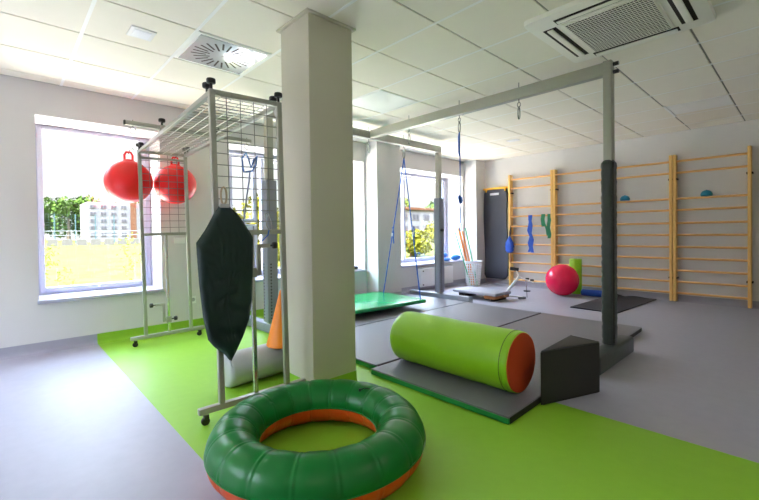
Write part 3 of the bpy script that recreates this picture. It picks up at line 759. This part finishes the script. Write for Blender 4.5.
MB().tube([vp, vp+Vector((.02, .015, .012)), vp+Vector((.05, .03, .012))], .003, 6).build('valve_cord', m_black, t)

# ------------------------------------------------------------------ bolster and cone
t = thing('grey_bolster', 'light grey cylindrical bolster lying behind the wire rack near the pillar', 'bolster', (-2.87, 1.7, 0))
MB().cyl((-2.845, 1.14, .125), (-2.90, 2.05, .125), .123, seg=48, bev=.03).build('bolster_cover', m_bolster, t, ang=.9)
t = thing('training_cone', 'tall orange training cone standing behind the rack beside the pillar', 'cone', (-2.84, 1.62, .245))
MB().lathe([(.095, .247), (.115, .247), (.122, .256), (.118, .27), (.018, .66), (.012, .672), (.001, .675)], (-2.80, 1.58, -.012), 40).build('cone_body', m_cone, t)

# ------------------------------------------------------------------ wall bars
rz_ = [2.104, 1.932, 1.544, 1.377, 1.182, 1.004, .825, .652, .473, .305, .136]
bx = [-4.07, -3.185, -2.28, -1.39, -.515]
def wallbars(x0, x1):
    t = thing('wall_bars', None, 'wall bars', ((x0+x1)/2, YB-.06, 0), 'wooden wall bars on the far wall')
    for x in (x0+.022, x1-.022):
        p = MB().box(x-.020, x+.020, YB-.125, YB-.012, .012, 2.20, .004).build('side_post', m_wood, t)
        for z in (.36, 1.84): MB().box(x-.034, x+.034, YB-.11, YB-.001, z-.012, z+.012, .002).build('wall_bracket', m_slot, p)
    for z in rz_:
        b = MB(); y = YB-.085
        pts = [(x0+.03, y, z), (x1-.03, y, z)]
        vs = []; fs = []; n = 16
        for px_ in (x0+.03, x1-.03):
            for i in range(n): a = 2*pi*i/n; vs.append((px_, y+.021*cos(a), z+.0165*sin(a)))
        fs = [[i, (i+1) % n, n+(i+1) % n, n+i] for i in range(n)]
        b.add(vs, fs).build('rung', m_rung, t)
    return t
wlab = ['wooden wall bars unit farthest left, with the blue and green bands hung on it',
        'wooden wall bars unit directly behind the big red exercise ball',
        'wooden wall bars unit right of the padded post, behind the black floor mat',
        'wooden wall bars unit farthest right, nearest the room corner']
for i in range(4):
    w_ = wallbars(bx[i]+.001, bx[i+1]-.001); w_['label'] = wlab[i]
def dome(px, lab):
    X_ = px; t = thing('balance_dome', lab, 'balance dome', (X_, YB-.085, 1.559))
    MB().lathe([(.001, 1.559), (.060, 1.562), (.070, 1.572), (.068, 1.600), (.052, 1.628), (.025, 1.643), (.001, 1.646)], (X_, YB-.087, 0), 24).build('dome_shell', m_teal, t)
    MB().cyl((X_, YB-.087, 1.645), (X_, YB-.087, 1.650), .010, seg=12).build('dome_cap', m_teal, t)
dome(-2.03, 'small teal rubber dome on a wall bar rung nearest the padded post')
dome(-.995, 'small teal rubber dome on a rung of the rightmost wall bars')
# straps on the wall bars
YS = YB-.113
def ribbon(pts, w, m, name, par, th=.004):
    mb = MB(); vs = []; fs = []
    for (x, z, dy) in pts:
        for (sx_, dy2) in ((-w/2, 0), (w/2, 0), (w/2, -th), (-w/2, -th)): vs.append((x+sx_, YS+dy+dy2, z))
    for i in range(len(pts)-1):
        for k_ in range(4): fs.append([i*4+k_, i*4+(k_+1) % 4, (i+1)*4+(k_+1) % 4, (i+1)*4+k_])
    fs += [[0, 1, 2, 3], [(len(pts)-1)*4+i for i in range(4)]]
    return mb.add(vs, fs).build(name, m, par)
t = thing('blue_strap', 'long twisted blue exercise band hanging over a rung of the leftmost wall bars', 'exercise band', (-3.62, YS, .68))
ribbon([(-3.63, 1.39, 0), (-3.625, 1.30, -.006), (-3.60, 1.20, -.01), (-3.62, 1.05, -.006), (-3.575, .92, -.012), (-3.60, .80, -.006), (-3.575, .68, -.012)], .060, m_blue, 'front_strand', t)
ribbon([(-3.60, 1.39, -.010), (-3.615, 1.25, -.018), (-3.65, 1.1, -.014), (-3.60, .98, -.02), (-3.64, .86, -.014), (-3.61, .76, -.02), (-3.64, .69, -.018)], .055, m_blue, 'rear_strand', t)
t = thing('green_band', 'pair of folded green latex bands hanging on the leftmost wall bars', 'exercise band', (-3.33, YS, .95))
ribbon([(-3.365, 1.40, 0), (-3.375, 1.30, -.01), (-3.36, 1.17, -.004)], .075, m_green2, 'short_loop', t)
ribbon([(-3.255, 1.40, 0), (-3.25, 1.28, -.012), (-3.275, 1.15, -.004), (-3.245, 1.03, -.012), (-3.255, .95, -.006)], .066, m_green2, 'long_loop', t)
ribbon([(-3.335, 1.22, -.014), (-3.30, 1.12, -.02), (-3.285, 1.00, -.014)], .03, m_green2, 'hanging_end', t)
t = thing('blue_net_bag', 'bunched blue drawstring bag hanging on the leftmost wall bars post', 'bag', (-4.035, YS-.07, .62))
XB = -4.02
MB().lathe([(.001, .66), (.05, .67), (.088, .72), (.080, .75), (.094, .79), (.082, .83), (.085, .86), (.055, .91), (.035, .95), (.015, .99)], (XB, YS-.06, 0), 18, (1, .6)).build('bag_body', m_blue, t)
MB().tube([(XB, YS-.05, .97), (XB-.012, YS-.03, 1.08), (XB, YS-.015, 1.19), (XB+.014, YS-.03, 1.08), (XB+.002, YS-.05, .97)], .009, 8).build('drawstring', m_black, t)
MB().lathe([(.001, .47), (.02, .48), (.03, .54), (.022, .62), (.008, .68)], (XB+.01, YS-.05, 0), 14, (1, .6)).build('wooden_grip', m_brown, t)

# hung exercise mat
t = thing('hanging_exercise_mat', 'tall dark slate exercise mat hanging on the back wall beside the wall bars', 'exercise mat', (-4.39, YB-.04, .15))
mb = MB(); vs = []; n = 24
for i in range(n+1):
    f_ = i/n; z = .12+(1.945-.12)*f_; off = .014+.030*(.5+.5*cos(f_*7.0)); hw = .262-(.05 if i == 0 else 0)-(.02 if i == n else 0)
    cxm = -4.395+.016*sin(f_*8)
    for k_ in range(7):
        u = -1+2*k_/6; vs.append((cxm+u*hw, YB-.006-off-.03, z)) 
    for k_ in range(7):
        u = 1-2*k_/6; vs.append((cxm+u*hw, YB-.006-off+.004, z))
fs = []
for i in range(n):
    for k_ in range(14): fs.append([i*14+k_, i*14+(k_+1) % 14, (i+1)*14+(k_+1) % 14, (i+1)*14+k_])
fs += [list(range(14)), [n*14+k_ for k_ in range(14)]]
mb.add(vs, fs).build('foam_sheet', m_exmat, t, ang=1)
MB().box(-4.66, -4.11, YB-.085, YB-.003, 1.945, 1.985, .004).build('hanging_rail', m_yellow, t)
MB().box(-4.60, -4.57, YB-.10, YB-.08, 1.90, 1.97, .004).build('strap', m_yellow, t)
MB().box(-4.17, -4.14, YB-.10, YB-.08, 1.90, 1.97, .004).build('strap', m_yellow, t)
lg = MB().box(-4.50, -4.30, YB-.084, YB-.068, 1.83, 1.875, .002); lg.build('white_print', m_white, t)

# ------------------------------------------------------------------ floor items by the back wall
t = thing('exercise_ball', 'large shiny crimson exercise ball on the floor before the wall bars', 'exercise ball', (-2.82, 6.86, 0))
MB().ball((-2.83, 6.86, .262), .262, 5).build('ball_skin', m_pink, t)
MB().cyl((-2.73, 6.60, .30), (-2.727, 6.592, .301), .012, seg=12).build('valve_plug', m_pink, t)
t = thing('standing_foam_roller', 'lime green foam roller standing upright behind the red exercise ball', 'foam roller', (-2.67, 7.20, 0))
MB().cyl((-2.75, 7.225, .002), (-2.75, 7.225, .60), .098, seg=40, bev=.01).build('foam_cylinder', m_lime, t)
MB().cyl((-2.75, 7.225, .599), (-2.75, 7.225, .603), .025, seg=20).build('core_hole', m_limedark, t)
t = thing('blue_bolster', 'short blue bolster lying on the floor between red ball and padded post', 'bolster', (-2.38, 7.12, 0))
MB().cyl((-2.60, 7.07, .055), (-2.26, 7.10, .055), .053, seg=28, bev=.02).build('bolster_cover', m_blue, t)
MB().cyl((-2.605, 7.07, .055), (-2.598, 7.07, .055), .02, seg=16).build('end_button', m_blue, t)
# black floor mat (curled at its far side)
t = thing('black_floor_mat', 'thin black exercise mat spread on the floor before the wall bars', 'exercise mat', (-1.95, 6.6, 0))
vs = []; nu, nv = 12, 24
c00, c10, c11, c01 = Vector((-2.30, 5.84, 0)), Vector((-1.70, 5.80, 0)), Vector((-1.60, 7.36, 0)), Vector((-2.24, 7.30, 0))
for lay in (0, 1):
    for j in range(nv+1):
        for i in range(nu+1):
            u, v = i/nu, j/nv
            p = (c00*(1-u)+c10*u)*(1-v)+(c01*(1-u)+c11*u)*v
            z = .004+.045*max(0, v-.8)/.2*(1-u)*abs(sin(u*6+1.2))+(.012 if lay else 0)
            vs.append((p.x, p.y, z))
n1 = (nu+1)*(nv+1); fs = []
for j in range(nv):
    for i in range(nu):
        a = j*(nu+1)+i; fs.append([a, a+1, a+nu+2, a+nu+1]); fs.append([n1+a+nu+1, n1+a+nu+2, n1+a+1, n1+a])
bord = [i for i in range(nu+1)]+[j*(nu+1)+nu for j in range(1, nv+1)]+[nv*(nu+1)+i for i in range(nu-1, -1, -1)]+[j*(nu+1) for j in range(nv-1, 0, -1)]
for k_ in range(len(bord)): a, b2 = bord[k_], bord[(k_+1) % len(bord)]; fs.append([a, b2, n1+b2, n1+a])
MB().add(vs, fs).build('foam_sheet', m_blackmat, t)

# trainer bench
t = thing('ab_trainer', 'low grey padded trainer board with a white tubular handle frame', 'exercise bench', (-3.65, 5.85, 0))
R3 = radians(-2)
MB().box(-4.10, -3.27, 5.52, 5.98, .085, .135, .018, rz=R3, c=(-3.7, 5.75, 0)).build('padded_board', m_board, t)
MB().box(-3.50, -3.30, 5.55, 5.96, .030, .085, .01, rz=R3, c=(-3.7, 5.75, 0)).build('rocker_base', m_brown, t)
MB().box(-4.02, -3.92, 5.58, 5.94, .0, .085, .008, rz=R3, c=(-3.7, 5.75, 0)).build('rear_foot', m_slot, t)
MB().box(-3.40, -3.34, 5.58, 5.94, .0, .035, .008, rz=R3, c=(-3.7, 5.75, 0)).build('front_foot', m_slot, t)
MB().cyl((-3.33, 5.90, .10), (-3.25, 6.18, .34), .020, seg=14).build('upright_tube', m_white, t)
MB().cyl((-3.33, 5.92, .05), (-3.13, 6.06, .035), .012, seg=12).build('floor_tube', m_white, t)
MB().cyl((-3.16, 6.00, .022), (-3.11, 6.12, .022), .020, seg=12, bev=.004).build('foot_cap', m_sleeve, t)
MB().tube([(-3.25, 6.18, .34), (-3.28, 6.19, .40), (-3.31, 6.20, .455)], .011, 10).build('handle_tube', m_white, t)
MB().cyl((-3.40, 6.17, .47), (-3.27, 6.22, .455), .030, seg=14, bev=.006).build('black_grip', m_black, t)
MB().cyl((-3.25, 6.18, .34), (-3.03, 6.24, .26), .011, seg=10).build('side_arm', m_white, t)
for dx in (.10, .18):
    MB().cyl((-3.25+dx, 6.21, .335-dx*.2), (-3.20+dx, 6.24, .335-dx*.2), .016, seg=12, bev=.004).build('small_grip', m_black, t)
MB().cyl((-3.16, 6.28, .10), (-3.16, 6.28, .115), .055, seg=24, bev=.004).build('pedal_disc', m_black, t)
MB().cyl((-3.16, 6.28, .0), (-3.16, 6.24, .31), .008, seg=10).build('pedal_stem', m_chrome, t)

# laundry basket with foam sticks
BX, BY = -4.62, 6.92
t = thing('laundry_basket', 'white plastic lattice basket on the floor below the far window', 'basket', (BX, BY, 0))
bk = MB(); H = .50
def br_(z): return .130+.040*z/H
ns = 22
for i in range(ns):
    a = 2*pi*i/ns; u = Vector((cos(a), sin(a), 0)); n_ = Vector((-sin(a), cos(a), 0))
    p0 = Vector((BX, BY, .01))+u*br_(0); p1 = Vector((BX, BY, H-.04))+u*br_(H)
    w_ = .0075
    bk.add([p0-n_*w_, p0+n_*w_, p1+n_*w_, p1-n_*w_, p0-n_*w_-u*.004, p0+n_*w_-u*.004, p1+n_*w_-u*.004, p1-n_*w_-u*.004], [[0, 1, 2, 3], [7, 6, 5, 4], [0, 4, 5, 1], [1, 5, 6, 2], [2, 6, 7, 3], [3, 7, 4, 0]])
for i in range(10):
    z = .02+i*(H-.06)/9; r = br_(z)+.001
    bk.lathe([(r-.003, z-.005), (r+.001, z-.005), (r+.001, z+.005), (r-.003, z+.005), (r-.003, z-.005)], (BX, BY, 0), 40)
bk.build('lattice_wall', m_white, t, merge=False)
MB().lathe([(.001, .004), (.115, .004), (.118, .02), (.112, .02), (.11, .010), (.001, .010)], (BX, BY, 0), 40).build('basket_floor', m_white, t)
MB().lathe([(br_(H)-.005, H-.05), (br_(H)+.003, H-.05), (br_(H)+.012, H-.008), (br_(H)+.020, H), (br_(H)+.012, H+.004), (br_(H)-.005, H-.004), (br_(H)-.005, H-.05)], (BX, BY, 0), 40).build('rim', m_white, t)
for (dx, dy, ex, ey, ez, m, lab, r) in ((-.02, -.06, -.14, -.42, 1.12, m_noodleg, 'thin green foam stick leaning leftmost out of the white basket', .010),
                             (-.03, .0, -.10, -.34, 1.16, m_noodleo, 'thick peach foam stick leaning out of the basket beside the leftmost green one', .024),
                             (.035, -.01, -.04, -.30, 1.10, m_noodleo, 'peach foam stick leaning out of the basket, shorter of the two', .020),
                             (.07, .04, -.01, -.24, 1.16, m_noodleg, 'green foam stick leaning out at the right side of the white basket', .011),
                             (.08, -.05, .05, -.16, 1.02, m_white, 'thin white stick leaning out of the white basket', .006)):
    o = MB().cyl((BX+dx, BY+dy, .015), (BX+ex, BY+ey, ez), r, seg=14, bev=min(.003, r*.4)).build('foam_stick', m)
    tag(o, lab, 'foam stick', 'foam sticks in the white basket')
tag(MB().ball((BX+.03, BY+.07, .46), .05, 2, (1, 1, .7)).build('blue_ball', m_blue), 'blue ball lying in the top of the white basket', 'ball')
# blue cushions on the far sill
for (x, y, z, sx_, sy_, sz_, lab) in ((-4.99, 6.53, .535, .06, .13, .035, 'flat blue cushion ring on the far windowsill, lowest of the heap'),
                                      (-5.08, 6.56, .62, .07, .10, .05, 'round blue cushion on top of the heap on the far windowsill'),
                                      (-5.00, 6.86, .56, .07, .15, .058, 'blue cushion on the far windowsill nearest the corner')):
    o = MB().ball((x, y, z+.0), 1, 2, (sx_, sy_, sz_)).build('blue_cushion', mat('sky_blue_vinyl', (60, 130, 220), .4))
    tag(o, lab, 'cushion', 'blue cushions on the windowsill')

# radiator
t = thing('radiator', 'white panel radiator under the far window', 'radiator', (-4.90, 6.1, .1))
MB().box(-4.935, -4.86, 5.60, 6.58, .08, .42, .008).build('radiator_panel', m_white, t)
fin = MB()
for i in range(40): fin.box(-4.93, -4.865, 5.61+i*.0243, 5.622+i*.0243, .42, .432)
fin.build('top_grille', m_acg, t, smooth=False)
for (yy, zz) in ((5.66, .37), (5.66, .12)): MB().cyl((-4.865, yy, zz), (-4.850, yy, zz), .012, seg=12).build('vent_plug', m_slot, t)
MB().box(-4.97, -4.935, 5.8, 5.84, .2, .4).build('wall_mount', m_white, t); MB().box(-4.97, -4.935, 6.3, 6.34, .2, .4).build('wall_mount', m_white, t)
# small object on the middle sill
t = thing('sill_box', 'small grey tray with a dark bundle on the middle windowsill by the pillar', 'tray', (-5.02, 4.15, .502))
MB().box(-5.06, -4.96, 4.05, 4.26, .502, .515, .004).build('tray_base', m_acg, t)
MB().box(-5.04, -4.98, 4.09, 4.20, .515, .555, .012).build('dark_bundle', m_exmat, t)

# wall sockets and blank plates
def plate(y0, y1, z0, z1, lab, name='blank_plate', cat='wall plate', socket=False):
    t = thing(name, lab, cat, (XW+.004, (y0+y1)/2, z0))
    MB().box(XW, XW+.010, y0, y1, z0, z1, .003).build('cover_plate', m_white, t)
    if socket:
        yc_, zc_ = (y0+y1)/2, (z0+z1)/2
        MB().cyl((XW+.004, yc_, zc_), (XW+.0115, yc_, zc_), .022, seg=24).build('socket_well', m_acg, t)
        MB().cyl((XW+.010, yc_, zc_+.008), (XW+.013, yc_, zc_+.008), .003, seg=8).build('earth_pin', m_slot, t)
    return t
plate(1.44, 1.56, 1.00, 1.07, 'pale blank wall plate right of the window, seen through the rack')
plate(1.72, 1.88, 1.00, 1.08, 'pale blank wall plate beside the dark quilted pad')
plate(1.60, 1.67, .29, .38, 'white power socket low on the wall beside the quilted pad', 'power_socket', 'power socket', True)

# made-up lamp bodies, out of view, for the added ceiling fill lights
for i, (x, y) in enumerate(((0.9, -0.9), (1.2, 2.2))):
    t = thing('ceiling_luminaire', ['flat rectangular ceiling lamp behind the viewer by the right wall', 'flat rectangular ceiling lamp right of the air conditioner'][i], 'ceiling light', (x, y, CH-.02))
    MB().box(x-.33, x+.33, y-.63, y+.63, CH-.02, CH, .004).build('lamp_body', m_light, t)
